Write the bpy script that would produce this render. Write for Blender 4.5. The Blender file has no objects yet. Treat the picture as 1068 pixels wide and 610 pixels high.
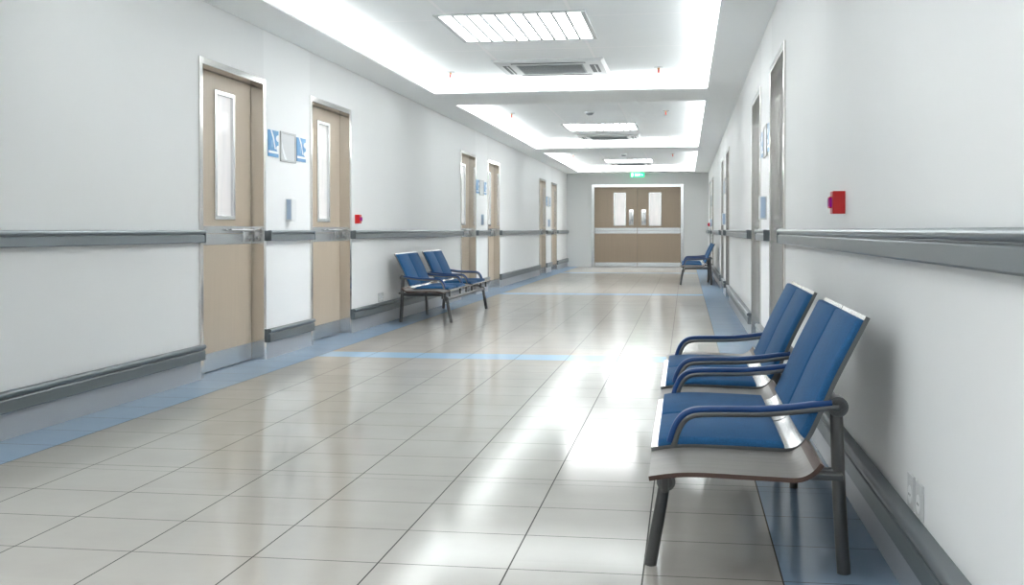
import bpy, bmesh, math, random
from mathutils import Vector, Matrix

random.seed(3)
scene = bpy.context.scene
COL = scene.collection
PI = math.pi

# ------------------------------------------------------------------ geometry of the corridor (metres)
XL, XR = -3.388, 0.644            # wall planes
XC = (XL + XR) / 2
HC = 2.689                        # lowered ceiling soffit
YF, YB = -9.0, 34.4               # wall behind the viewer, end wall
KL, KR = -2.971, 0.25             # ceiling recess sides
C1, C2, CP = 14.027, 15.337, 9.767
DZ = 0.18                         # recess depth
TILE, TX0 = 0.41558, -2.62031
YA, DB, PER, DW, DH = 7.953, 2.517, 9.892, 1.329, 2.285

# ------------------------------------------------------------------ materials
def lin(c):
    out = []
    for v in c:
        v /= 255.0
        out.append(v / 12.92 if v <= 0.04045 else ((v + 0.055) / 1.055) ** 2.4)
    return tuple(out) + (1.0,)

class NT:
    def __init__(self, name):
        self.m = bpy.data.materials.new(name)
        self.m.use_nodes = True
        self.t = self.m.node_tree
        self.n = self.t.nodes
        self.b = self.n['Principled BSDF']
    def link(self, a, b): self.t.links.new(a, b)
    def val(self, sock, v):
        if hasattr(v, 'is_linked') or isinstance(v, bpy.types.NodeSocket): self.link(v, sock)
        else: sock.default_value = v
    def math(self, op, a, b=0.0, c=0.0, clamp=False):
        n = self.n.new('ShaderNodeMath'); n.operation = op; n.use_clamp = clamp
        for i, v in enumerate((a, b, c)): self.val(n.inputs[i], v)
        return n.outputs[0]
    def mix(self, f, a, b):
        n = self.n.new('ShaderNodeMix'); n.data_type = 'RGBA'
        self.val(n.inputs[0], f); self.val(n.inputs[6], a); self.val(n.inputs[7], b)
        return n.outputs[2]
    def coord(self, scale=(1, 1, 1)):
        tc = self.n.new('ShaderNodeTexCoord'); mp = self.n.new('ShaderNodeMapping')
        mp.inputs['Scale'].default_value = scale
        self.link(tc.outputs['Object'], mp.inputs['Vector'])
        return mp.outputs[0]
    def noise(self, vec, scale, detail=3, rough=0.5):
        n = self.n.new('ShaderNodeTexNoise'); n.inputs['Scale'].default_value = scale
        n.inputs['Detail'].default_value = detail; n.inputs['Roughness'].default_value = rough
        self.link(vec, n.inputs['Vector'])
        return n.outputs[0]
    def bump(self, h, strength, dist=0.01):
        n = self.n.new('ShaderNodeBump'); n.inputs['Strength'].default_value = strength
        n.inputs['Distance'].default_value = dist
        self.link(h, n.inputs['Height']); self.link(n.outputs[0], self.b.inputs['Normal'])

def mat(name, rgb, rough=0.5, metal=0.0, var=0.0, vscale=(1, 1, 1), nscale=8.0, bump=0.0, rvar=0.0, spec=0.5, emit=0.0):
    k = NT(name)
    k.b.inputs['Roughness'].default_value = rough
    k.b.inputs['Metallic'].default_value = metal
    k.b.inputs['Specular IOR Level'].default_value = spec
    c = lin(rgb)
    if var or bump or rvar:
        nz = k.noise(k.coord(vscale), nscale, 4)
        if var:
            a = tuple(max(0, v * (1 - var)) for v in c[:3]) + (1,)
            b = tuple(min(1, v * (1 + var)) for v in c[:3]) + (1,)
            k.link(k.mix(nz, a, b), k.b.inputs['Base Color'])
        else: k.b.inputs['Base Color'].default_value = c
        if rvar: k.link(k.math('MULTIPLY_ADD', nz, rvar, rough - rvar / 2), k.b.inputs['Roughness'])
        if bump: k.bump(nz, bump)
    else: k.b.inputs['Base Color'].default_value = c
    if emit:
        k.b.inputs['Emission Color'].default_value = c
        k.b.inputs['Emission Strength'].default_value = emit
    return k.m

M = {}
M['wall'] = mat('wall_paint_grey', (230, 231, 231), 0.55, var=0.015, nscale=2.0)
M['wall_white'] = mat('wall_paint_white', (236, 237, 237), 0.55, var=0.01, nscale=2.0)
M['soffit'] = mat('soffit_paint', (251, 253, 252), 0.6, var=0.01, nscale=2.0)
M['chrome'] = mat('brushed_chrome', (216, 218, 219), 0.22, 1.0)
M['reveal'] = mat('polished_steel', (226, 224, 221), 0.13, 1.0)
M['steel_plate'] = mat('satin_steel_plate', (205, 208, 210), 0.27, 1.0, var=0.03, vscale=(1, 1, 1), nscale=2)
M['rail'] = mat('grey_aluminium_rail', (138, 146, 150), 0.32, 0.75, var=0.06, vscale=(1, 0.6, 8), nscale=4, rvar=0.10)
M['bumper'] = mat('dark_grey_bumper', (110, 118, 122), 0.35, 0.6, var=0.07, vscale=(1, 0.6, 8), nscale=4, rvar=0.10)
M['skirting'] = mat('light_grey_skirting', (170, 174, 179), 0.28, 0.2, var=0.03, nscale=2)
M['glass_lit'] = None
M['dark_steel'] = mat('dark_bench_steel', (96, 97, 97), 0.34, 0.7, var=0.08, vscale=(6, 6, 1), nscale=5, rvar=0.1)
M['arm_steel'] = mat('grey_arm_steel', (112, 114, 115), 0.34, 0.8, var=0.06, nscale=6)
M['shell'] = mat('bench_chrome_shell', (222, 222, 221), 0.2, 0.95, var=0.04, vscale=(2, 30, 2), nscale=4, rvar=0.1)
M['shell_edge'] = M['arm_steel']
M['slab_edge'] = mat('brown_slab_edge', (72, 52, 44), 0.5, var=0.12, vscale=(4, 4, 40), nscale=4)
M['door_grey'] = mat('grey_laminate', (176, 178, 179), 0.4, var=0.03, vscale=(20, 20, 1), nscale=2)
M['red'] = mat('red_plastic', (196, 20, 24), 0.3, var=0.05, nscale=6)
M['magenta'] = mat('magenta_glass', (176, 12, 168), 0.15)
M['red_bulb'] = mat('red_bulb', (225, 40, 50), 0.2)
M['brass'] = mat('brass_fitting', (196, 150, 110), 0.3, 0.8)
M['white_plastic'] = mat('white_plastic', (226, 228, 229), 0.4, var=0.01, nscale=5)
M['outlet'] = mat('grey_outlet_plastic', (196, 198, 199), 0.4, var=0.01, nscale=5)
M['outlet_dark'] = mat('outlet_hole', (120, 122, 124), 0.5)
M['ac_dark'] = mat('vent_dark', (92, 98, 100), 0.6)
M['ac_grille'] = mat('vent_grille', (150, 158, 160), 0.5)
M['ac_white'] = mat('vent_white', (205, 209, 209), 0.45)
M['sign_blue'] = mat('sign_blue', (58, 140, 196), 0.3, var=0.05, nscale=10)
M['sign_white'] = mat('sign_white', (236, 240, 243), 0.35)
M['sign_pale'] = mat('sign_pale_blue', (150, 192, 222), 0.35)
M['board'] = mat('board_glass', (204, 207, 209), 0.4)
M['board_frame'] = mat('board_frame', (186, 188, 188), 0.4, 0.1)
M['disp_blue'] = mat('dispenser_blue', (172, 190, 212), 0.35)
M['green'] = mat('exit_green', (40, 225, 150), 0.4, emit=0.6)
M['exit_text'] = mat('exit_text', (245, 255, 250), 0.4, emit=1.1)

def wood(name, rgb, var=0.07):
    k = NT(name)
    v = k.coord((26, 26, 0.9))
    n1 = k.noise(v, 1.6, 5, 0.6)
    n2 = k.noise(k.coord((120, 120, 2.5)), 1.5, 3, 0.6)
    f = k.math('MULTIPLY_ADD', n1, 0.7, k.math('MULTIPLY', n2, 0.3))
    c = lin(rgb)
    k.link(k.mix(f, tuple(x * (1 - 2 * var) for x in c[:3]) + (1,), tuple(x * (1 + 2 * var) for x in c[:3]) + (1,)), k.b.inputs['Base Color'])
    k.b.inputs['Roughness'].default_value = 0.42
    k.bump(n2, 0.03)
    return k.m
M['wood'] = wood('beige_oak_laminate', (188, 172, 152))
def slabwood():
    k = NT('grey_wood_slab')
    n1 = k.noise(k.coord((1.2, 45, 10)), 2.0, 5, 0.6)
    c = lin((112, 108, 103))
    k.link(k.mix(n1, tuple(x * 0.55 for x in c[:3]) + (1,), tuple(x * 1.4 for x in c[:3]) + (1,)), k.b.inputs['Base Color'])
    k.b.inputs['Roughness'].default_value = 0.42
    k.bump(n1, 0.03)
    return k.m
M['slab'] = slabwood()
def fabric():
    k = NT('blue_upholstery')
    v = k.coord()
    n1 = k.noise(v, 260, 2, 0.7); n2 = k.noise(v, 22, 3, 0.6)
    f = k.math('MULTIPLY_ADD', n1, 0.8, k.math('MULTIPLY', n2, 0.2))
    k.link(k.mix(f, lin((0, 40, 80)), lin((30, 108, 164))), k.b.inputs['Base Color'])
    k.b.inputs['Roughness'].default_value = 0.8
    k.bump(n1, 0.25, 0.003)
    return k.m
M['fabric'] = fabric()
M['arm_pad'] = mat('blue_arm_pad', (14, 62, 118), 0.42, var=0.08, nscale=40)

def floor_mat():
    k = NT('polished_floor_tile')
    tc = k.n.new('ShaderNodeTexCoord'); sx = k.n.new('ShaderNodeSeparateXYZ')
    k.link(tc.outputs['Object'], sx.inputs[0])
    X, Y = sx.outputs[0], sx.outputs[1]
    def edge(v, period):           # distance to the nearest multiple of period
        m = k.math('FLOORED_MODULO', v, period)
        return k.math('MINIMUM', m, k.math('SUBTRACT', period, m))
    dx = edge(k.math('SUBTRACT', X, TX0), TILE)
    MOD = 9.84
    yy = k.math('FLOORED_MODULO', k.math('SUBTRACT', Y, 4.98), MOD)
    low = edge(yy, 4.59 / 11)
    high = edge(k.math('SUBTRACT', 9.75, yy), 0.4152)
    is_low = k.math('LESS_THAN', yy, 4.8)
    is_strip = k.math('GREATER_THAN', yy, 9.75)
    dyl = k.math('ADD', k.math('MULTIPLY', low, is_low), k.math('MULTIPLY', high, k.math('SUBTRACT', 1.0, is_low)))
    dend = k.math('MINIMUM', yy, k.math('SUBTRACT', MOD, yy))
    dyl = k.math('ADD', k.math('MULTIPLY', dyl, k.math('SUBTRACT', 1.0, is_strip)), k.math('MULTIPLY', 1.0, is_strip))
    dy = k.math('MINIMUM', dyl, dend)
    d = k.math('MINIMUM', dx, dy)
    grout = k.math('LESS_THAN', d, 0.0025)
    bx = k.math('MAXIMUM', k.math('LESS_THAN', X, TX0 - TILE), k.math('GREATER_THAN', X, TX0 + 7 * TILE))
    by = k.math('MULTIPLY', k.math('GREATER_THAN', yy, 4.59), k.math('LESS_THAN', yy, 5.005))
    blue = k.math('MAXIMUM', bx, by)
    # per tile variation
    ix = k.math('FLOOR', k.math('DIVIDE', k.math('SUBTRACT', X, TX0), TILE))
    iy = k.math('FLOOR', k.math('DIVIDE', Y, 0.4152))
    cv = k.n.new('ShaderNodeCombineXYZ'); k.link(ix, cv.inputs[0]); k.link(iy, cv.inputs[1])
    wn = k.n.new('ShaderNodeTexWhiteNoise'); wn.noise_dimensions = '3D'; k.link(cv.outputs[0], wn.inputs['Vector'])
    v = k.coord()
    n1 = k.noise(v, 3.0, 5, 0.6); n2 = k.noise(v, 60, 3, 0.6)
    f = k.math('ADD', k.math('MULTIPLY', n1, 0.8), k.math('MULTIPLY', wn.outputs[0], 0.2))
    base = k.mix(f, lin((170, 166, 160)), lin((188, 184, 178)))
    bl = k.mix(f, lin((130, 154, 180)), lin((146, 170, 194)))
    cc = k.mix(blue, base, bl)
    cc = k.mix(k.math('MULTIPLY', by, k.math('SUBTRACT', 1.0, bx)), cc, lin((158, 190, 216)))
    cc = k.mix(grout, cc, lin((62, 60, 56)))
    # polished glaze: diffuse body under a Fresnel reflection
    r = k.math('MULTIPLY_ADD', n1, 0.05, 0.095)
    r = k.math('ADD', r, k.math('MULTIPLY', grout, 0.4))
    df = k.n.new('ShaderNodeBsdfDiffuse'); gl = k.n.new('ShaderNodeBsdfGlossy'); mx = k.n.new('ShaderNodeMixShader'); fr = k.n.new('ShaderNodeFresnel')
    fr.inputs['IOR'].default_value = 1.46
    k.link(cc, df.inputs['Color']); k.link(r, gl.inputs['Roughness']); gl.inputs['Color'].default_value = (1, 1, 1, 1)
    fac = k.math('MINIMUM', k.math('MULTIPLY', fr.outputs[0], 0.85), k.math('MULTIPLY_ADD', bx, -0.08, 0.52))
    k.link(k.math('MULTIPLY', fac, k.math('SUBTRACT', 1.0, k.math('MULTIPLY', grout, 0.85))), mx.inputs[0])
    k.link(df.outputs[0], mx.inputs[1]); k.link(gl.outputs[0], mx.inputs[2])
    k.link(mx.outputs[0], k.n['Material Output'].inputs['Surface'])
    return k.m
M['floor'] = floor_mat()

def ceil_mat():
    k = NT('ceiling_tile')
    tc = k.n.new('ShaderNodeTexCoord'); sx = k.n.new('ShaderNodeSeparateXYZ')
    k.link(tc.outputs['Object'], sx.inputs[0])
    def edge(v, period):
        m = k.math('FLOORED_MODULO', v, period)
        return k.math('MINIMUM', m, k.math('SUBTRACT', period, m))
    dx = edge(k.math('SUBTRACT', sx.outputs[0], 0.112), 1.054)
    dy = edge(k.math('SUBTRACT', sx.outputs[1], 10.11), 1.775)
    bar = k.math('LESS_THAN', k.math('MINIMUM', dx, dy), 0.014)
    n = k.noise(k.coord(), 3, 3)
    base = k.mix(n, lin((244, 247, 247)), lin((247, 250, 250)))
    k.link(k.mix(bar, base, lin((255, 255, 255))), k.b.inputs['Base Color'])
    k.b.inputs['Roughness'].default_value = 0.6
    return k.m
M['ceil'] = ceil_mat()

def emit_mat(name, rgb, s):
    k = NT(name)
    k.b.inputs['Base Color'].default_value = (0.8, 0.8, 0.8, 1)
    k.b.inputs['Emission Color'].default_value = lin(rgb)
    k.b.inputs['Emission Strength'].default_value = s
    return k.m
M['diffuser'] = emit_mat('frosted_cove_edge', (252, 253, 253), 2.6)
M['led'] = emit_mat('cove_led', (252, 253, 254), 5.5)
M['troffer'] = emit_mat('troffer_diffuser', (252, 253, 254), 5.0)
def lit_glass():
    k = NT('frosted_lit_glass')
    n = k.noise(k.coord((6, 6, 1.2)), 2.0, 3)
    k.link(k.mix(n, lin((206, 206, 206)), lin((238, 232, 229))), k.b.inputs['Base Color'])
    k.link(k.mix(n, lin((222, 226, 229)), lin((250, 240, 236))), k.b.inputs['Emission Color'])
    k.b.inputs['Emission Strength'].default_value = 0.08
    k.b.inputs['Roughness'].default_value = 0.12
    return k.m
M['glass_lit'] = lit_glass()

# ------------------------------------------------------------------ mesh helpers
class MB:
    def __init__(self): self.bm = bmesh.new()
    def box(self, x0, x1, y0, y1, z0, z1, bevel=0.0, seg=2):
        x0, x1 = sorted((x0, x1)); y0, y1 = sorted((y0, y1)); z0, z1 = sorted((z0, z1))
        b = bmesh.new()
        bmesh.ops.create_cube(b, size=1.0)
        for v in b.verts:
            v.co = Vector(((x0 + x1) / 2 + v.co.x * (x1 - x0), (y0 + y1) / 2 + v.co.y * (y1 - y0), (z0 + z1) / 2 + v.co.z * (z1 - z0)))
        if bevel: bmesh.ops.bevel(b, geom=b.edges[:], offset=bevel, segments=seg, affect='EDGES', profile=0.5)
        self.merge(b); return self
    def merge(self, b):
        me = bpy.data.meshes.new('tmp'); b.to_mesh(me); b.free()
        self.bm.from_mesh(me); bpy.data.meshes.remove(me)
    def tube(self, pts, r, n=14, flat=None, cap=True):
        """sweep a round (or flat=(half_w,half_h)) section along pts; section width along local y for planar xz paths"""
        pts = [Vector(p) for p in pts]; rings = []
        up0 = Vector((0, 1, 0))
        for i, p in enumerate(pts):
            t = (pts[min(i + 1, len(pts) - 1)] - pts[max(i - 1, 0)]).normalized()
            side = up0 if abs(t.dot(up0)) < 0.9 else Vector((1, 0, 0))
            nrm = t.cross(side).normalized(); side = nrm.cross(t).normalized()
            rr = r[i] if isinstance(r, (list, tuple)) else r
            ring = []
            for k in range(n):
                a = 2 * PI * k / n
                if flat:
                    e = 0.45
                    ca, sa = math.cos(a), math.sin(a)
                    ca = math.copysign(abs(ca) ** e, ca); sa = math.copysign(abs(sa) ** e, sa)
                    ring.append(self.bm.verts.new(p + side * ca * flat[0] + nrm * sa * flat[1]))
                else: ring.append(self.bm.verts.new(p + side * math.cos(a) * rr + nrm * math.sin(a) * rr))
            rings.append(ring)
        for a, b in zip(rings, rings[1:]):
            for k in range(n): self.bm.faces.new((a[k], a[(k + 1) % n], b[(k + 1) % n], b[k]))
        if cap: self.bm.faces.new(rings[0][::-1]); self.bm.faces.new(rings[-1])
        return self
    def cyl(self, p0, p1, r, n=20): return self.tube([p0, p1], r, n)
    def prism(self, prof, axis_pts, place):
        """extrude closed 2-D profile between two offsets; place(u, v, w) -> xyz"""
        a = [self.bm.verts.new(place(u, v, axis_pts[0])) for u, v in prof]
        b = [self.bm.verts.new(place(u, v, axis_pts[1])) for u, v in prof]
        n = len(prof)
        for i in range(n): self.bm.faces.new((a[i], a[(i + 1) % n], b[(i + 1) % n], b[i]))
        self.bm.faces.new(a[::-1]); self.bm.faces.new(b)
        return self
    def build(self, name, material, parent=None, smooth=True, angle=32):
        bmesh.ops.recalc_face_normals(self.bm, faces=self.bm.faces[:])
        me = bpy.data.meshes.new(name); self.bm.to_mesh(me); self.bm.free()
        mats = material if isinstance(material, (list, tuple)) else [material]
        for m in mats: me.materials.append(m)
        if smooth:
            me.polygons.foreach_set('use_smooth', [True] * len(me.polygons))
            me.set_sharp_from_angle(angle=math.radians(angle))
        o = bpy.data.objects.new(name, me); COL.objects.link(o)
        if parent: o.parent = parent
        return o

def tag(o, label, cat, group=None):
    o['label'] = label; o['category'] = cat
    if group: o['group'] = group
    return o
def struct(o):
    o['kind'] = 'structure'; return o
def empty(name, loc=(0, 0, 0), rz=0.0):
    o = bpy.data.objects.new(name, None); o.empty_display_size = 0.1
    o.location = loc; o.rotation_euler = (0, 0, rz); COL.objects.link(o); return o
def kids(o): return [c for c in COL.objects if c.parent == o]
def copy_tree(o, parent=None):
    c = o.copy(); COL.objects.link(c)
    if parent: c.parent = parent
    for ch in kids(o): copy_tree(ch, c)
    return c

# ------------------------------------------------------------------ room shell
struct(MB().box(XL - 0.3, XR + 0.3, YF - 0.2, YB + 0.2, -0.12, 0.0).build('floor', M['floor'], smooth=False))

door_ys_left = [YA + k * PER + d for k in (0, 1, 2) for d in (0, DB)]
door_ys = door_ys_left
def wall_side(name, x_in, x_out, ys):
    """slabs between the door openings, lintels above; the panels inside each door pair are white"""
    mb = MB(); white = []
    top = HC + 0.3
    ins = 0.012
    edges = [YF]
    for y in ys: edges += [y + ins, y + DW - ins]
    edges.append(YB + 0.2)
    slabs = list(zip(edges[0::2], edges[1::2]))
    for i, (a, b) in enumerate(slabs):
        n0 = len(mb.bm.faces)
        mb.box(x_in, x_out, a, b, 0, top)
        if i % 2 == 1:
            white.append((n0, len(mb.bm.faces)))
    for y in ys:
        mb.box(x_in, x_out, y + ins, y + DW - ins, DH - ins, top)
    mb.bm.faces.ensure_lookup_table()
    for f in mb.bm.faces:
        pass
    for a, b in white:
        for i in range(a, b): mb.bm.faces[i].material_index = 1
    return struct(mb.build(name, [M['wall'], M['wall_white']], smooth=False))
wall_side('wall_left', XL, XL - 0.25, door_ys)
wall_side('wall_right', XR, XR + 0.25, door_ys)

# end wall with the hole for the double door
BX0, BX1, BZ = -2.672, -0.047, 2.37
mb = MB()
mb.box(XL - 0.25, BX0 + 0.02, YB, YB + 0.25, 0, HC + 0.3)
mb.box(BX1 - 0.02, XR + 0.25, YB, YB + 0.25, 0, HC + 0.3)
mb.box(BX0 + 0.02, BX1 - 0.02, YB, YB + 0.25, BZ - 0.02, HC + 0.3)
M['wall_end'] = mat('end_wall_paint_dimmed', (206, 208, 207), 0.55, var=0.01, nscale=2.0)  # grey lowered to put the dimmer light of the far end into the paint
M['wood_dimmed'] = wood('dimmed_oak_laminate', (147, 131, 113))  # oak darkened in colour for the weaker light on the end door
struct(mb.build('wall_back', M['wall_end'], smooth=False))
struct(MB().box(XL - 0.25, XR + 0.25, YF - 0.2, YF, 0, HC + 0.3).build('wall_front', M['wall'], smooth=False))

# ceiling: soffit frame, recesses
mb = MB()
recess = [(C2 - CP + k * CP, C1 + k * CP) for k in (-1, 0, 1, 2)]
TH = 0.02
ZT = HC + TH
yprev = YF
SB = 0.16
for a, b in recess:
    mb.box(XL, XR, yprev, a, HC, ZT)
    yprev = b
    mb.box(XL, KL, a, b, HC, ZT); mb.box(KR, XR, a, b, HC, ZT)
mb.box(XL, XR, yprev, YB, HC, ZT)
struct(mb.build('ceiling', M['soffit'], smooth=False))
mb = MB()
for a, b in recess:
    mb.box(KL - SB, KR + SB, a - SB, b + SB, HC + DZ, HC + DZ + 0.04)
    mb.box(KL - SB - 0.02, KL - SB, a - SB, b + SB, ZT, HC + DZ + 0.04)
    mb.box(KR + SB, KR + SB + 0.02, a - SB, b + SB, ZT, HC + DZ + 0.04)
    mb.box(KL - SB, KR + SB, a - SB - 0.02, a - SB, ZT, HC + DZ + 0.04)
    mb.box(KL - SB, KR + SB, b + SB, b + SB + 0.02, ZT, HC + DZ + 0.04)
struct(mb.build('ceiling_recess', M['ceil'], smooth=False))
# the LED strips lying on the lip of each recess
for n, (a, b) in enumerate(recess):  # first recess is unseen; its cove strip is added to light the near walls
    # frosted upstand along the edge, with the bright strip lying behind it
    mb = MB(); w, h = 0.012, 0.03
    for x0, x1 in ((KL - w, KL), (KR, KR + w)): mb.box(x0, x1, a - w, b + w, ZT, ZT + h)
    for y0, y1 in ((a - w, a), (b, b + w)): mb.box(KL, KR, y0, y1, ZT, ZT + h)
    up_ = struct(mb.build('trim_%d' % (n + 1), M['diffuser'], smooth=False))
    mb = MB(); o, w, h = 0.09, 0.04, 0.010
    for x in (KL - o, KR + o): mb.box(x - w / 2, x + w / 2, a - o, b + o, ZT, ZT + h)
    for y in (a - o, b + o): mb.box(KL - o, KR + o, y - w / 2, y + w / 2, ZT, ZT + h)
    mb.build('led_strip', M['led'], up_, smooth=False)

# ------------------------------------------------------------------ side placement helper
class Side:
    def __init__(self, left): self.left = left; self.x0 = XL if left else XR; self.s = 1 if left else -1
    def x(self, d): return self.x0 + self.s * d
L_, R_ = Side(True), Side(False)

def sbox(mb, S, d0, d1, y0, y1, z0, z1, bevel=0.0): return mb.box(S.x(d0), S.x(d1), y0, y1, z0, z1, bevel)

# ------------------------------------------------------------------ doors along the walls
dn = [0]
FW, PROT, REC = 0.05, 0.015, 0.095
def side_door(S, y0):
    dn[0] += 1
    root = struct(empty('door_%d' % dn[0], (S.x(0), y0 + DW / 2, 0)))
    inv = Matrix.Translation(-Vector(root.location))
    y1 = y0 + DW
    def put(o): o.data.transform(inv); return o
    mb = MB()
    sbox(mb, S, -0.17, PROT, y0, y0 + FW, 0, DH, 0.003)
    sbox(mb, S, -0.17, PROT, y1 - FW, y1, 0, DH, 0.003)
    sbox(mb, S, -0.17, PROT, y0 + FW, y1 - FW, DH - FW, DH, 0.003)
    put(mb.build('door_frame', M['reveal'], root, smooth=False))
    a, b = y0 + FW + 0.003, y1 - FW - 0.003
    ztop = DH - FW - 0.003
    # leaf with a real window opening
    wy0, wy1, wz0, wz1 = y0 + 0.515, y0 + 0.90, 1.14, 2.105
    mb = MB()
    sbox(mb, S, -REC - 0.045, -REC, a, wy0, 0.006, ztop); sbox(mb, S, -REC - 0.045, -REC, wy1, b, 0.006, ztop)
    sbox(mb, S, -REC - 0.045, -REC, wy0, wy1, 0.006, wz0); sbox(mb, S, -REC - 0.045, -REC, wy0, wy1, wz1, ztop)
    leaf = put(mb.build('door_leaf', M['wood'] if S.left else M['door_grey'], root, smooth=False))
    mb = MB(); f = 0.028
    for yy in ((wy0 - 0.006, wy0 + f), (wy1 - f, wy1 + 0.006)): sbox(mb, S, -REC - 0.02, -REC + 0.014, yy[0], yy[1], wz0 - 0.006, wz1 + 0.006, 0.004)
    for zz in ((wz0 - 0.006, wz0 + f), (wz1 - f, wz1 + 0.006)): sbox(mb, S, -REC - 0.02, -REC + 0.013, wy0 + 0.01, wy1 - 0.01, zz[0], zz[1], 0.004)
    put(mb.build('window_frame', M['chrome'], leaf, smooth=False))
    put(sbox(MB(), S, -REC - 0.03, -REC - 0.012, wy0 + 0.005, wy1 - 0.005, wz0 + 0.005, wz1 - 0.005).build('window_pane', M['glass_lit'], leaf, smooth=False))
    put(sbox(MB(), S, -REC, -REC + 0.003, a + 0.002, b - 0.002, 0.008, 0.142).build('kick_plate', M['steel_plate'], leaf, smooth=False))
    mb = MB()
    sbox(mb, S, -REC, -REC + 0.004, a + 0.002, b - 0.002, 0.945, 1.026, 0.001); sbox(mb, S, -REC, -REC + 0.004, a + 0.002, b - 0.002, 1.030, 1.086, 0.001)
    put(mb.build('protection_band', M['steel_plate'], leaf, smooth=False))
    # lock plate, escutcheon and a long lever bar
    mb = MB()
    hy = b - 0.10
    sbox(mb, S, -REC, -REC + 0.014, hy - 0.10, hy + 0.06, 0.962, 1.072, 0.004)
    mb.cyl((S.x(-REC), hy, 1.055), (S.x(-REC + 0.055), hy, 1.055), 0.012)
    mb.cyl((S.x(-REC), hy + 0.0, 0.995), (S.x(-REC + 0.024), hy + 0.0, 0.995), 0.013)
    mb.tube([(S.x(-REC + 0.05), hy + 0.015, 1.055), (S.x(-REC + 0.054), hy - 0.05, 1.056), (S.x(-REC + 0.05), hy - 0.30, 1.056), (S.x(-REC + 0.035), hy - 0.42, 1.056), (S.x(-REC + 0.004), hy - 0.43, 1.056)], 0.009, 12)
    put(mb.build('door_handle', M['chrome'], leaf))
    return root
for S in (L_, R_):
    for y in door_ys: side_door(S, y)

# ------------------------------------------------------------------ double door on the end wall
dn[0] += 1
root = struct(empty('door_%d' % dn[0], ((BX0 + BX1) / 2, YB, 0)))
inv = Matrix.Translation(-Vector(root.location))
def put(o): o.data.transform(inv); return o
FB = 0.085
mb = MB()
mb.box(BX0, BX0 + FB, YB - 0.04, YB + 0.2, 0, BZ, 0.004); mb.box(BX1 - FB, BX1, YB - 0.04, YB + 0.2, 0, BZ, 0.004)
mb.box(BX0 + FB, BX1 - FB, YB - 0.04, YB + 0.2, BZ - FB, BZ, 0.004)
put(mb.build('door_frame', M['chrome'], root, smooth=False))
xm = (BX0 + BX1) / 2
yf = YB + 0.03
for s in (-1, 1):
    def q(u): return xm + s * u          # u: distance from the meeting edge
    ue = (BX1 - BX0) / 2 - FB - 0.004
    w0, w1, z0, z1 = 0.33, 0.675, 1.18, 2.13
    zt = BZ - FB - 0.004
    mb = MB()
    for (u0, u1, a, b) in ((0.004, w0, 0.006, zt), (w1, ue, 0.006, zt), (w0, w1, 0.006, z0), (w0, w1, z1, zt)): mb.box(q(u0), q(u1), yf, yf + 0.05, a, b)
    leaf = put(mb.build('door_leaf', M['wood_dimmed'], root, smooth=False))
    mb = MB(); f = 0.022
    for (u0, u1, a, b) in ((w0 - .006, w0 + f, z0, z1), (w1 - f, w1 + .006, z0, z1), (w0, w1, z0 - .006, z0 + f), (w0, w1, z1 - f, z1 + .006)): mb.box(q(u0), q(u1), yf - 0.013, yf + 0.02, a, b, 0.003)
    put(mb.build('window_frame', M['chrome'], leaf, smooth=False))
    put(MB().box(q(w0 + .004), q(w1 - .004), yf + 0.01, yf + 0.03, z0 + .004, z1 - .004).build('window_pane', M['glass_lit'], leaf, smooth=False))
    put(MB().box(q(0.008), q(ue - .004), yf - 0.004, yf, 0.01, 0.128).build('kick_plate', M['steel_plate'], leaf, smooth=False))
    mb = MB(); mb.box(q(0.008), q(ue - .004), yf - 0.006, yf, 0.957, 1.04, 0.001); mb.box(q(0.008), q(ue - .004), yf - 0.010, yf, 1.044, 1.123, 0.001)
    put(mb.build('protection_band', M['steel_plate'], leaf, smooth=False))
    mb = MB()
    mb.box(q(0.108), q(0.245), yf - 0.006, yf, 1.19, 1.645, 0.003)
    mb.cyl((q(0.176), yf, 1.27), (q(0.176), yf - 0.06, 1.27), 0.012); mb.cyl((q(0.176), yf, 1.57), (q(0.176), yf - 0.06, 1.57), 0.012)
    mb.cyl((q(0.176), yf - 0.06, 1.25), (q(0.176), yf - 0.06, 1.59), 0.016)
    put(mb.build('door_handle', M['chrome'], leaf))

# ------------------------------------------------------------------ handrails (things) and wall bumpers (setting)
def rail_profile(zt, zb, dn_, dl):
    h = zt - zb
    p = [(-0.002, zt - 0.006)]
    rz = 0.30 * h
    for k in range(9):           # rounded nose
        a = PI / 2 - k * PI / 8
        p.append((dn_ - rz / 2 + math.cos(a) * rz / 2, zt - rz / 2 + math.sin(a) * rz / 2))
    p += [(dl - 0.012, zt - rz - 0.001), (dl - 0.012, zt - rz - 0.006), (dl - 0.003, zt - rz - 0.008), (dl, zt - rz - 0.012)]
    p += [(dl, zb + 0.006), (dl - 0.006, zb), (-0.002, zb)]
    return p
spans = []
e = [YF + 0.02]
for y in door_ys: e += [y - 0.002, y + DW + 0.002]
e.append(YB - 0.002)
spans = list(zip(e[0::2], e[1::2]))
where = ['running from the photo edge to the first door', 'short, between the first two doors', 'long, between the second and third doors', 'short, between the third and fourth doors',
         'long, between the fourth and fifth doors', 'short, between the last two doors', 'short, from the last door to the end wall']
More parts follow.
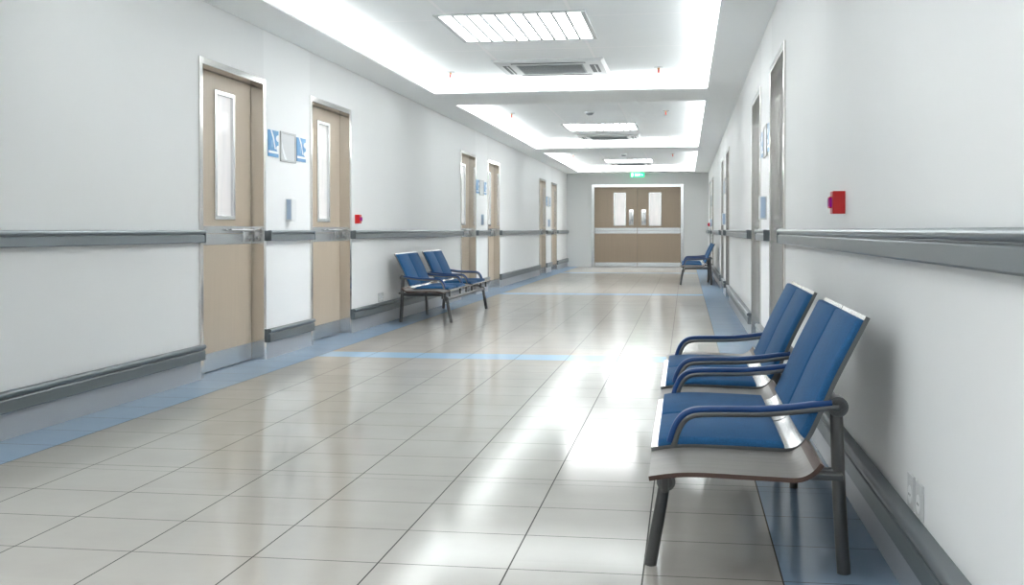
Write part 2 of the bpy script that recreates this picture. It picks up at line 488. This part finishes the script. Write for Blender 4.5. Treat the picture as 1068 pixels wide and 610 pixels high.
for S, sn in ((L_, 'left'), (R_, 'right')):
    bum = MB(); skirt = MB()
    for i, (a, b) in enumerate(spans):
        root = empty('handrail', (S.x(0), (a + b) / 2, 1.0))
        tag(root, 'grey handrail on the %s wall, %s' % (sn, where[i]), 'handrail', 'handrails along the corridor walls')
        inv = Matrix.Translation(-Vector(root.location))
        o = MB().prism(rail_profile(1.055, 0.966, 0.062, 0.052), (a + 0.012, b - 0.012), lambda u, v, w: (S.x(u), w, v)).build('rail', M['rail'], root, angle=25)
        o.data.transform(inv)
        for ya, yb in ((a, a + 0.014), (b - 0.014, b)):
            o = sbox(MB(), S, -0.002, 0.058, ya, yb, 0.968, 1.051, 0.005).build('end_cap', M['bumper'], root, smooth=False)
            o.data.transform(inv)
        bum.prism(rail_profile(0.248, 0.138, 0.056, 0.048), (a, b), lambda u, v, w: (S.x(u), w, v))
        skirt.prism([(-0.002, 0.14), (0.010, 0.14), (0.012, 0.09), (0.016, 0.0), (-0.002, 0.0)], (a, b), lambda u, v, w: (S.x(u), w, v))
    struct(bum.build('baseboard_%s' % sn, M['bumper'], angle=25))
    struct(skirt.build('trim_%d' % (5 if sn == 'left' else 6), M['skirting'], angle=25))

# ------------------------------------------------------------------ signs, boards, dispensers between the doors of a pair
def sign(S, y0, y1, z0, z1, label):
    root = empty('wall_sign', (S.x(0), (y0 + y1) / 2, (z0 + z1) / 2))
    tag(root, label, 'sign', 'blue pictogram signs')
    inv = Matrix.Translation(-Vector(root.location))
    w, h = y1 - y0, z1 - z0
    def P(u, v, d): return (S.x(d), y0 + u * w, z0 + v * h)
    def poly(name, pts, m, d0=0.008, d1=0.0095):
        o = MB().prism(pts, (d0, d1), P).build(name, m, root, smooth=False); o.data.transform(inv); return o
    poly('plate', [(0, 0), (1, 0), (1, 1), (0, 1)], M['sign_blue'], 0.0, 0.008)
    poly('white_stripe', [(0, 0.13), (1, 0.13), (1, 0.22), (0, 0.22)], M['sign_white'])
    # diagonal stroke
    poly('diagonal_mark', [(0.18, 1.0), (0.30, 1.0), (0.50, 0.78), (0.72, 0.30), (0.60, 0.30), (0.40, 0.72)], M['sign_white'])
    for cz, r in ((0.72, 0.13), (0.34, 0.12)):
        pts = [(1 - abs(math.sin(a)) * r * 2.2 * 0.9, cz + math.cos(a) * r) for a in [k * PI / 10 for k in range(11)]]
        poly('round_mark', pts, M['sign_white'])
    poly('figure_mark', [(0.30, 0.36), (0.38, 0.36), (0.38, 0.62), (0.30, 0.62)], M['sign_pale'])
    poly('figure_mark', [(0.52, 0.40), (0.60, 0.40), (0.60, 0.66), (0.52, 0.66)], M['sign_pale'])
    return root
def board(S, y0, y1, z0, z1, label):
    root = empty('notice_board', (S.x(0), (y0 + y1) / 2, (z0 + z1) / 2))
    tag(root, label, 'notice board', 'framed notice boards')
    inv = Matrix.Translation(-Vector(root.location))
    o = sbox(MB(), S, 0.0, 0.008, y0 + 0.01, y1 - 0.01, z0 + 0.01, z1 - 0.01).build('panel', M['board'], root, smooth=False); o.data.transform(inv)
    mb = MB(); f = 0.018
    sbox(mb, S, 0, 0.014, y0, y0 + f, z0, z1, 0.003); sbox(mb, S, 0, 0.014, y1 - f, y1, z0, z1, 0.003)
    sbox(mb, S, 0, 0.013, y0 + f, y1 - f, z0, z0 + f, 0.003); sbox(mb, S, 0, 0.013, y0 + f, y1 - f, z1 - f, z1, 0.003)
    o = mb.build('frame', M['board_frame'], root, smooth=False); o.data.transform(inv)
    w, h = y1 - y0, z1 - z0
    def P(u, v, d): return (S.x(d), y0 + u * w, z0 + v * h)
    o = MB().prism([(0.10, 0.66), (0.17, 0.45), (0.42, 0.05), (0.28, 0.05), (0.14, 0.30), (0.08, 0.5)], (0.008, 0.009), P).build('white_swoosh', M['sign_white'], root, smooth=False); o.data.transform(inv)
    return root
def dispenser(S, y0, y1, z0, z1, label):
    root = empty('soap_dispenser', (S.x(0), (y0 + y1) / 2, (z0 + z1) / 2))
    tag(root, label, 'dispenser', 'wall dispensers below the signs')
    inv = Matrix.Translation(-Vector(root.location))
    ym = y0 + 0.55 * (y1 - y0)
    o = sbox(MB(), S, -0.004, 0.055, y0, ym, z0, z1, 0.006).build('body', M['white_plastic'], root, smooth=False); o.data.transform(inv)
    o = sbox(MB(), S, 0.008, 0.047, y0 - 0.003, y0 + 0.004, z0 + 0.012, z1 - 0.008, 0.001).build('side_panel', M['disp_blue'], root, smooth=False); o.data.transform(inv)
    o = sbox(MB(), S, 0, 0.03, ym, y1, z0 + 0.03, z1 - 0.01, 0.006).build('refill_holder', M['white_plastic'], root, smooth=False); o.data.transform(inv)
    o = sbox(MB(), S, 0.03, 0.032, ym + 0.02, ym + 0.05, z0 + 0.04, z1 - 0.03).build('level_strip', M['disp_blue'], root, smooth=False); o.data.transform(inv)
    return root
pairs = ['nearest', 'middle', 'farthest']
for S, sn in ((L_, 'left'), (R_, 'right')):
    for k in range(3):
        y = YA + k * PER
        pn = '%s door pair of the %s wall' % (pairs[k], sn)
        a, b = ('right', 'left') if not S.left else ('left', 'right')
        sign(S, y + 1.415, y + 1.655, 1.665, 1.885, 'blue sign near the first door, in the ' + pn)
        board(S, y + 1.705, y + 2.10, 1.64, 1.895, 'framed blank notice board in the ' + pn)
        sign(S, y + 2.145, y + 2.385, 1.665, 1.875, 'blue sign near the second door, in the ' + pn)
        dispenser(S, y + 1.86, y + 2.06, 1.135, 1.325, 'small dispenser under the notice board, in the ' + pn)

# ------------------------------------------------------------------ fire call points
def call_point(S, y, z, label):
    root = empty('fire_call_point', (S.x(0), y, z))
    tag(root, label, 'fire alarm button', 'red fire call points')
    inv = Matrix.Translation(-Vector(root.location))
    o = sbox(MB(), S, -0.004, 0.05, y - 0.045, y + 0.045, z - 0.048, z + 0.045, 0.004).build('housing', M['red'], root, smooth=False); o.data.transform(inv)
    o = sbox(MB(), S, 0.05, 0.062, y - 0.03, y + 0.03, z - 0.025, z + 0.022, 0.003).build('button', M['red'], root, smooth=False); o.data.transform(inv)
    mb = MB(); sbox(mb, S, 0.0615, 0.064, y - 0.022, y + 0.022, z - 0.018, z + 0.016)
    sbox(mb, S, 0.052, 0.060, y - 0.0315, y - 0.0295, z - 0.02, z + 0.018)
    o = mb.build('glass', M['magenta'], root, smooth=False); o.data.transform(inv)
    o = sbox(MB(), S, 0.012, 0.046, y - 0.047, y - 0.044, z + 0.02, z + 0.022).build('seam', M['red'], root, smooth=False); o.data.transform(inv)
call_point(L_, 12.02, 1.172, 'red fire call point on the left wall, past the second door')
call_point(R_, 5.08, 1.165, 'red fire call point on the right wall, above the near handrail')
call_point(R_, 31.2 + 1.0, 1.20, 'small far red fire call point on the right wall, by the end wall')

# ------------------------------------------------------------------ wall outlets
def outlet(S, y, z, label):
    root = empty('wall_outlet', (S.x(0), y, z))
    tag(root, label, 'wall socket', 'wall sockets above the bumper')
    inv = Matrix.Translation(-Vector(root.location))
    o = sbox(MB(), S, 0, 0.008, y - 0.042, y + 0.042, z - 0.05, z + 0.05, 0.003).build('cover_plate', M['outlet'], root, smooth=False); o.data.transform(inv)
    mb = MB(); mb.cyl((S.x(0.008), y, z - 0.008), (S.x(0.0095), y, z - 0.008), 0.026, 24)
    o = mb.build('socket_face', M['white_plastic'], root); o.data.transform(inv)
    mb = MB()
    for dy in (-0.009, 0.009): mb.cyl((S.x(0.009), y + dy, z - 0.008), (S.x(0.0102), y + dy, z - 0.008), 0.004, 10)
    o = mb.build('socket_hole', M['outlet_dark'], root); o.data.transform(inv)
outlet(R_, 3.56, 0.30, 'grey wall socket nearer the bench, low on the right wall')
outlet(R_, 3.435, 0.30, 'grey wall socket farther from the bench, low on the right wall')
outlet(L_, 12.95, 0.30, 'nearer of two small sockets beside the bench on the left wall')
outlet(L_, 13.09, 0.30, 'second of two small sockets, closest to the bench on the left wall')

# ------------------------------------------------------------------ ceiling lights
def ceiling_light(k, label):
    x0, x1 = -2.10, -0.82
    y0 = (0.06, 9.83, 20.25, 30.55)[k + 1]; y1 = y0 + 1.45
    z = HC + DZ
    root = empty('ceiling_light', ((x0 + x1) / 2, (y0 + y1) / 2, z))
    if k < 0: struct(root)  # unseen extra light, added behind the viewer to brighten the near walls
    else: tag(root, label, 'ceiling light', 'slatted ceiling lights')
    inv = Matrix.Translation(-Vector(root.location))
    mb = MB(); f = 0.04
    mb.box(x0, x0 + f, y0, y1, z - 0.014, z); mb.box(x1 - f, x1, y0, y1, z - 0.014, z)
    mb.box(x0 + f, x1 - f, y0, y0 + f, z - 0.014, z); mb.box(x0 + f, x1 - f, y1 - f, y1, z - 0.014, z)
    o = mb.build('frame', M['ac_white'], root, smooth=False); o.data.transform(inv)
    o = MB().box(x0 + f, x1 - f, y0 + f, y1 - f, z - 0.003, z).build('diffuser', M['troffer'], root, smooth=False); o.data.transform(inv)
    n = 10; w = (x1 - x0 - 2 * f) / n
    for i in range(1, n):
        x = x0 + f + i * w
        o = MB().box(x - 0.009, x + 0.009, y0 + f, y1 - f, z - 0.018, z - 0.003).build('slat', M['ac_dark'], root, smooth=False); o.data.transform(inv)
for k, w in ((-1, 'added out of frame, behind the viewer,'), (0, 'nearest and largest'), (1, 'middle'), (2, 'farthest')):
    ceiling_light(k, '%s slatted white light panel in the ceiling recess' % w)

def cassette(k, label):
    x0, x1 = -2.055, -0.853
    y0 = (12.58, 22.55, 32.0)[k]; y1 = y0 + 1.20
    z = HC + DZ; zb = z - 0.03
    root = empty('air_conditioner', ((x0 + x1) / 2, (y0 + y1) / 2, z))
    tag(root, label, 'air conditioner', 'ceiling air conditioner cassettes')
    inv = Matrix.Translation(-Vector(root.location))
    xm, ym = (x0 + x1) / 2, (y0 + y1) / 2
    mb = MB(); mb.prism([(x0, z), (x1, z), (x1 - 0.03, zb), (x0 + 0.03, zb)], (y0, y1), lambda u, v, w: (u, w, v))
    o = mb.build('panel', M['ac_white'], root, smooth=False); o.data.transform(inv)
    gx, gy = 0.36, 0.34
    mb = MB(); mb.box(xm - gx, xm + gx, ym - gy, ym + gy, zb - 0.006, zb)
    o = mb.build('intake_grille', M['ac_grille'], root, smooth=False); o.data.transform(inv)
    mb = MB()
    for i in range(12):
        yy = ym - gy + (i + 0.5) * 2 * gy / 12
        mb.box(xm - gx + 0.015, xm + gx - 0.015, yy - 0.006, yy + 0.006, zb - 0.008, zb - 0.006)
    o = mb.build('grille_bars', M['ac_dark'], root, smooth=False); o.data.transform(inv)
    for (a, b, c, d) in ((xm - 0.40, xm + 0.40, y0 + 0.09, y0 + 0.16), (xm - 0.40, xm + 0.40, y1 - 0.16, y1 - 0.09), (x0 + 0.09, x0 + 0.16, ym - 0.33, ym + 0.33), (x1 - 0.17, x1 - 0.08, ym - 0.3, ym + 0.3)):
        o = MB().box(a, b, c, d, zb - 0.003, zb + 0.001).build('air_slot', M['ac_dark'], root, smooth=False); o.data.transform(inv)
        if b - a > d - c: v = (a + 0.01, b - 0.01, (c + d) / 2 + 0.004, (c + d) / 2 + 0.016)
        else: v = ((a + b) / 2 + 0.004, (a + b) / 2 + 0.016, c + 0.01, d - 0.01)
        o2 = MB().box(v[0], v[1], v[2], v[3], zb - 0.006, zb - 0.002).build('louvre', M['ac_white'], o, smooth=False); o2.data.transform(inv)
for k, w in enumerate(('nearest and largest', 'middle', 'farthest')):
    cassette(k, '%s grey air conditioner cassette behind a ceiling light' % w)

# ------------------------------------------------------------------ sprinklers and smoke detectors
def make_sprinkler():
    root = empty('sprinkler')
    z = 0.0
    MB().cyl((0, 0, z), (0, 0, z - 0.008), 0.05, 20).build('ceiling_rose', M['ac_white'], root)
    MB().cyl((0, 0, z - 0.008), (0, 0, z - 0.03), 0.014, 12).build('fitting', M['brass'], root)
    MB().cyl((0, 0, z - 0.03), (0, 0, z - 0.066), 0.009, 10).build('bulb', M['red_bulb'], root)
    MB().cyl((0, 0, z - 0.066), (0, 0, z - 0.069), 0.018, 14).build('deflector', M['brass'], root)
    return root
proto = make_sprinkler()
k = 0
rows = [(13.42, 'nearest row, by the largest air conditioner'), (18.3, 'second row, by the first smoke detector'), (23.45, 'third row, by the middle air conditioner'),
        (28.6, 'fourth row, by the second smoke detector'), (33.35, 'last row, by the farthest air conditioner')]
for y, w in rows:
    for x, sd in ((-2.66, 'left'), (-0.295, 'right')):
        o = proto if k == 0 else copy_tree(proto); k += 1
        o.location = (x, y, HC + DZ)
        tag(o, 'red sprinkler head, %s of the %s' % (sd, w), 'sprinkler', 'sprinkler heads')
def detector(y, label):
    root = empty('smoke_detector', (-1.45, y, HC + DZ))
    tag(root, label, 'smoke detector', 'smoke detectors')
    MB().cyl((0, 0, 0), (0, 0, -0.02), 0.075, 28).build('base', M['white_plastic'], root)
    MB().tube([(0, 0, -0.02), (0, 0, -0.03), (0, 0, -0.05)], [0.06, 0.06, 0.035], 28).build('sensor_head', M['ac_grille'], root)
detector(18.3, 'small grey smoke detector before the middle ceiling light')
detector(28.6, 'small grey smoke detector before the farthest ceiling light')

# ------------------------------------------------------------------ exit sign hanging from the soffit
root = empty('exit_sign', (-1.345, 34.0, 2.62))
tag(root, 'green lit EXIT sign hanging above the double door', 'exit sign')
MB().box(-0.20, 0.20, -0.02, 0.02, -0.065, 0.06, 0.004).build('light_box', M['green'], root)
for sx in (-0.15, 0.15): MB().cyl((sx, 0, 0.06), (sx, 0, HC - 2.62), 0.006, 8).build('hanger', M['chrome'], root)
def glyph(name, boxes, x0, s=0.001):
    mb = MB()
    for pts in boxes: mb.prism([(x0 + u * s, v * s) for u, v in pts], (-0.0235, -0.0195), lambda u, v, w: (u, w, v))
    mb.build(name, M['exit_text'], root, smooth=False)
def rc(a, b, c, d): return [(a, c), (b, c), (b, d), (a, d)]
glyph('letter_e', [rc(0, 9, -35, 35), rc(9, 34, 25, 35), rc(9, 30, -5, 5), rc(9, 34, -35, -25)], -0.065)
glyph('letter_x', [[(0, -35), (11, -35), (40, 35), (29, 35)], [(29, -35), (40, -35), (11, 35), (0, 35)]], -0.020)
glyph('letter_i', [rc(0, 10, -35, 35)], 0.032)
glyph('letter_t', [rc(0, 38, 25, 35), rc(14, 24, -35, 25)], 0.054)
# door and running figure pictogram
glyph('pictogram', [rc(0, 46, -45, 45)], -0.165)
glyph('arrow', [[(0, 0), (22, 22), (22, -22)], rc(22, 40, -7, 7)], 0.115)

# ------------------------------------------------------------------ benches
TOPL = [(0.004, 0.366), (0.03, 0.371), (0.054, 0.375), (0.10, 0.380), (0.163, 0.381), (0.27, 0.378), (0.36, 0.3755), (0.40, 0.3745), (0.422, 0.3785), (0.44, 0.388), (0.455, 0.401), (0.467, 0.417)]
SHELL = [(0.0, 0.367), (0.03, 0.372), (0.054, 0.376), (0.10, 0.380), (0.163, 0.381), (0.27, 0.379), (0.36, 0.3765), (0.402, 0.3755), (0.428, 0.379), (0.448, 0.390), (0.463, 0.407), (0.476, 0.429),
         (0.492, 0.465), (0.52, 0.530), (0.547, 0.593), (0.575, 0.652), (0.60, 0.703), (0.622, 0.748), (0.642, 0.790)]
SHELL = [(x, z + 0.009 * (1 - min(1, max(0, (z - 0.38) / 0.4)))) for x, z in SHELL]
def normals(path):
    out = []
    for i, p in enumerate(path):
        a = Vector(path[max(i - 1, 0)]); b = Vector(path[min(i + 1, len(path) - 1)])
        t = (b - a).normalized(); out.append(Vector((-t.y, t.x)))
    return out
def ribbon(path, off0, off1, y0, y1, round_=0.0):
    """a curved plate following path between two normal offsets; rounded long edges if asked"""
    mb = MB(); N = normals(path)
    rings = []
    th = off1 - off0
    for i, p in enumerate(path):
        p = Vector(p); n = N[i]
        taper = 1.0
        if round_ and i in (0, len(path) - 1): taper = 0.35
        elif round_ and i in (1, len(path) - 2): taper = 0.92
        o0 = off0; o1 = off0 + th * taper
        if round_:
            prof = [(y0 + 0.002, o0), (y0, o0 + (o1 - o0) * 0.35), (y0 + round_ * 0.3, o0 + (o1 - o0) * 0.8), (y0 + round_, o1), ((y0 + y1) / 2, o1 + 0.0015 * taper), (y1 - round_, o1), (y1 - round_ * 0.3, o0 + (o1 - o0) * 0.8), (y1, o0 + (o1 - o0) * 0.35), (y1 - 0.002, o0)]
        else: prof = [(y0, o0), (y0, o1), (y1, o1), (y1, o0)]
        rings.append([mb.bm.verts.new((p.x + n.x * o, y, p.y + n.y * o)) for y, o in prof])
    m = len(rings[0])
    for a, b in zip(rings, rings[1:]):
        for k in range(m): mb.bm.faces.new((a[k], a[(k + 1) % m], b[(k + 1) % m], b[k]))
    mb.bm.faces.new(rings[0]); mb.bm.faces.new(rings[-1][::-1])
    return mb
def dense(path, n=3):
    """Catmull-Rom resample"""
    out = []
    P = [Vector(p) for p in path]
    for i in range(len(P) - 1):
        p0, p1, p2, p3 = P[max(i - 1, 0)], P[i], P[i + 1], P[min(i + 2, len(P) - 1)]
        for k in range(n):
            t = k / n
            out.append(0.5 * ((2 * p1) + (p2 - p0) * t + (2 * p0 - 5 * p1 + 4 * p2 - p3) * t * t + (3 * p1 - p0 - 3 * p2 + p3) * t ** 3))
    out.append(P[-1]); return out
def sub(path, f0, f1):
    """cut a path between two arc-length positions"""
    P = [Vector(p) for p in path]; s = [0.0]
    for a, b in zip(P, P[1:]): s.append(s[-1] + (b - a).length)
    def at(x):
        for i in range(len(P) - 1):
            if s[i + 1] >= x: return P[i].lerp(P[i + 1], (x - s[i]) / (s[i + 1] - s[i]))
        return P[-1]
    return [at(f0)] + [p for p, q in zip(P, s) if f0 + 0.004 < q < f1 - 0.004] + [at(f1)]

def make_bench():
    root = empty('waiting_bench')
    shell = dense(SHELL); top = dense(TOPL)
    total = sum((b - a).length for a, b in zip(shell, shell[1:]))
    LEG = 1.22
    # tubes
    MB().cyl((0.562, -1.25, 0.51), (0.562, 1.25, 0.51), 0.024).build('rear_beam', M['dark_steel'], root)
    MB().cyl((0.046, -1.25, 0.268), (0.046, 1.25, 0.268), 0.02).build('front_beam', M['dark_steel'], root)
    for s in (-1, 1):
        y = s * LEG
        o = MB().tube([(0.044, y, 0.275), (0.03, y, 0.19), (0.012, y, 0.09), (-0.003, y, 0.0)], [0.018, 0.019, 0.0195, 0.0195], 16).build('front_leg', M['dark_steel'], root)
        c = MB().cyl((0.046, y - 0.026, 0.268), (0.046, y + 0.026, 0.268), 0.029, 28).build('joint_cap', M['arm_steel'], o)
        o = MB().tube([(0.560, y, 0.515), (0.563, y, 0.40), (0.570, y, 0.22), (0.577, y, 0.10), (0.584, y, 0.0)], [0.019, 0.02, 0.0205, 0.0205, 0.0205], 16).build('rear_leg', M['dark_steel'], root)
        c = MB().cyl((0.562, y - 0.03, 0.513), (0.562, y + 0.03, 0.513), 0.031, 28).build('joint_cap', M['arm_steel'], o)
        MB().tube([(0.05, y, 0.285), (0.10, y, 0.312), (0.30, y, 0.312), (0.565, y, 0.312)], 0.0125, 12).build('cross_bar', M['dark_steel'], root)
    MB().tube([(0.562, 0.0, 0.51), (0.555, 0.0, 0.30), (0.54, 0.0, 0.0)], 0.017, 14).build('middle_leg', M['dark_steel'], root)
    # side tables
    for (a, b) in ((-1.65, -1.262), (-0.19, 0.19), (1.262, 1.65)):
        o = ribbon(top, -0.0005, 0.0005, a, b).build('side_table', M['slab'], root)
        bpy.data.objects.remove(o)
        o = ribbon(top, -0.013, 0.0, a, b).build('side_table', [M['slab'], M['slab_edge']], root, angle=40)
        for f in o.data.polygons:
            if f.normal.y > 0.7 or f.normal.y < -0.7 or f.normal.x < -0.7 : f.material_index = 1
        ym = (a + b) / 2
        mb = MB(); mb.box(0.036, 0.056, ym - 0.02, ym + 0.02, 0.284, 0.363, 0.002)
        mb.box(0.03, 0.55, ym - 0.02, ym + 0.02, 0.335, 0.352, 0.003)
        mb.build('table_bracket', M['dark_steel'], o, smooth=False)
    # seats: two chrome strips with pads each
    for (a, b) in ((-1.257, -0.196), (0.196, 1.257)):
        m = (a + b) / 2
        for (c, d) in ((a, m - 0.007), (m + 0.007, b)):
            sh = ribbon(shell, -0.014, 0.0, c, d).build('seat_shell', [M['shell'], M['shell_edge']], root, angle=40)
            for f in sh.data.polygons:
                if abs(f.normal.y) > 0.7: f.material_index = 1
            ribbon(dense(sub(shell, 0.022, 0.405), 2), 0.0, 0.021, c + 0.006, d - 0.006, 0.014).build('seat_pad', M['fabric'], sh, angle=50)
            ribbon(dense(sub(shell, 0.475, total - 0.014), 2), 0.0, 0.021, c + 0.006, d - 0.006, 0.014).build('back_pad', M['fabric'], sh, angle=50)
        for yy in (a + 0.2, b - 0.2):
            MB().box(0.036, 0.056, yy - 0.012, yy + 0.012, 0.284, 0.366, 0.002).build('front_bracket', M['dark_steel'], root, smooth=False)
            MB().box(0.522, 0.556, yy - 0.02, yy + 0.02, 0.490, 0.53, 0.003).build('rear_bracket', M['dark_steel'], root, smooth=False)
        for yy in (a + 0.012, b - 0.012):
            path = dense([(0.066, 0.372), (0.072, 0.390), (0.083, 0.427), (0.098, 0.455), (0.118, 0.473), (0.15, 0.481), (0.235, 0.484), (0.33, 0.486), (0.42, 0.494), (0.49, 0.504), (0.565, 0.514)], 3)
            arm = MB().tube([(p.x, yy, p.y) for p in path], 0, 16, flat=(0.014, 0.009)).build('armrest', M['arm_steel'], root, angle=50)
            N = normals(path)
            pad = []
            for p, n in list(zip(path, N))[3:-1]:
                pad.append((p.x + n.x * 0.0155, yy, p.y + n.y * 0.0155))
            MB().tube(pad, 0, 16, flat=(0.0165, 0.009)).build('arm_pad', M['arm_pad'], arm, angle=60)
    return root
bench = make_bench()
bench.location = (-0.105, 4.98, 0)
tag(bench, 'large blue and chrome waiting bench against the right wall, in the foreground', 'bench', 'blue waiting benches')
b2 = copy_tree(bench); b2.location = (-2.638, 14.53, 0); b2.rotation_euler = (0, 0, PI)
tag(b2, 'blue waiting bench against the left wall, past the second door', 'bench', 'blue waiting benches')
b3 = copy_tree(bench); b3.location = (-0.09, 24.4, 0)
tag(b3, 'small far blue waiting bench against the right wall, near the double door', 'bench', 'blue waiting benches')

# ------------------------------------------------------------------ camera
f, pi_, ya, ro, cx, cy = 1241.4616, 0.0105123, 0.1653503, -0.0011567, 507.643, 253.3996
fw = Vector((-math.sin(ya) * math.cos(pi_), math.cos(ya) * math.cos(pi_), -math.sin(pi_)))
rt = Vector((math.cos(ya), math.sin(ya), 0)); up = rt.cross(fw)
r2 = rt * math.cos(ro) + up * math.sin(ro); u2 = -rt * math.sin(ro) + up * math.cos(ro)
cd = bpy.data.cameras.new('camera'); cam = bpy.data.objects.new('camera', cd); COL.objects.link(cam)
cd.sensor_fit = 'HORIZONTAL'; cd.sensor_width = 36.0; cd.lens = f * 36.0 / 1068.0
cd.shift_x = (534 - cx) / 1068.0; cd.shift_y = (cy - 305) / 1068.0
cd.clip_start = 0.05; cd.clip_end = 200
mw = Matrix((r2, u2, -fw)).transposed().to_4x4(); mw.translation = (0, 0, 1.05)
cam.matrix_world = mw
scene.camera = cam

# ------------------------------------------------------------------ world and colour management
w = bpy.data.worlds.new('world'); scene.world = w; w.use_nodes = True
w.node_tree.nodes['Background'].inputs[0].default_value = (0.02, 0.02, 0.02, 1)
w.node_tree.nodes['Background'].inputs[1].default_value = 0.0
vs = scene.view_settings
vs.view_transform = 'Standard'; vs.look = 'None'; vs.exposure = 1.62; vs.gamma = 1.0; vs.use_curve_mapping = False
scene.cycles.max_bounces = 12; scene.cycles.diffuse_bounces = 8; scene.cycles.glossy_bounces = 6
scene.cycles.sample_clamp_indirect = 6.0
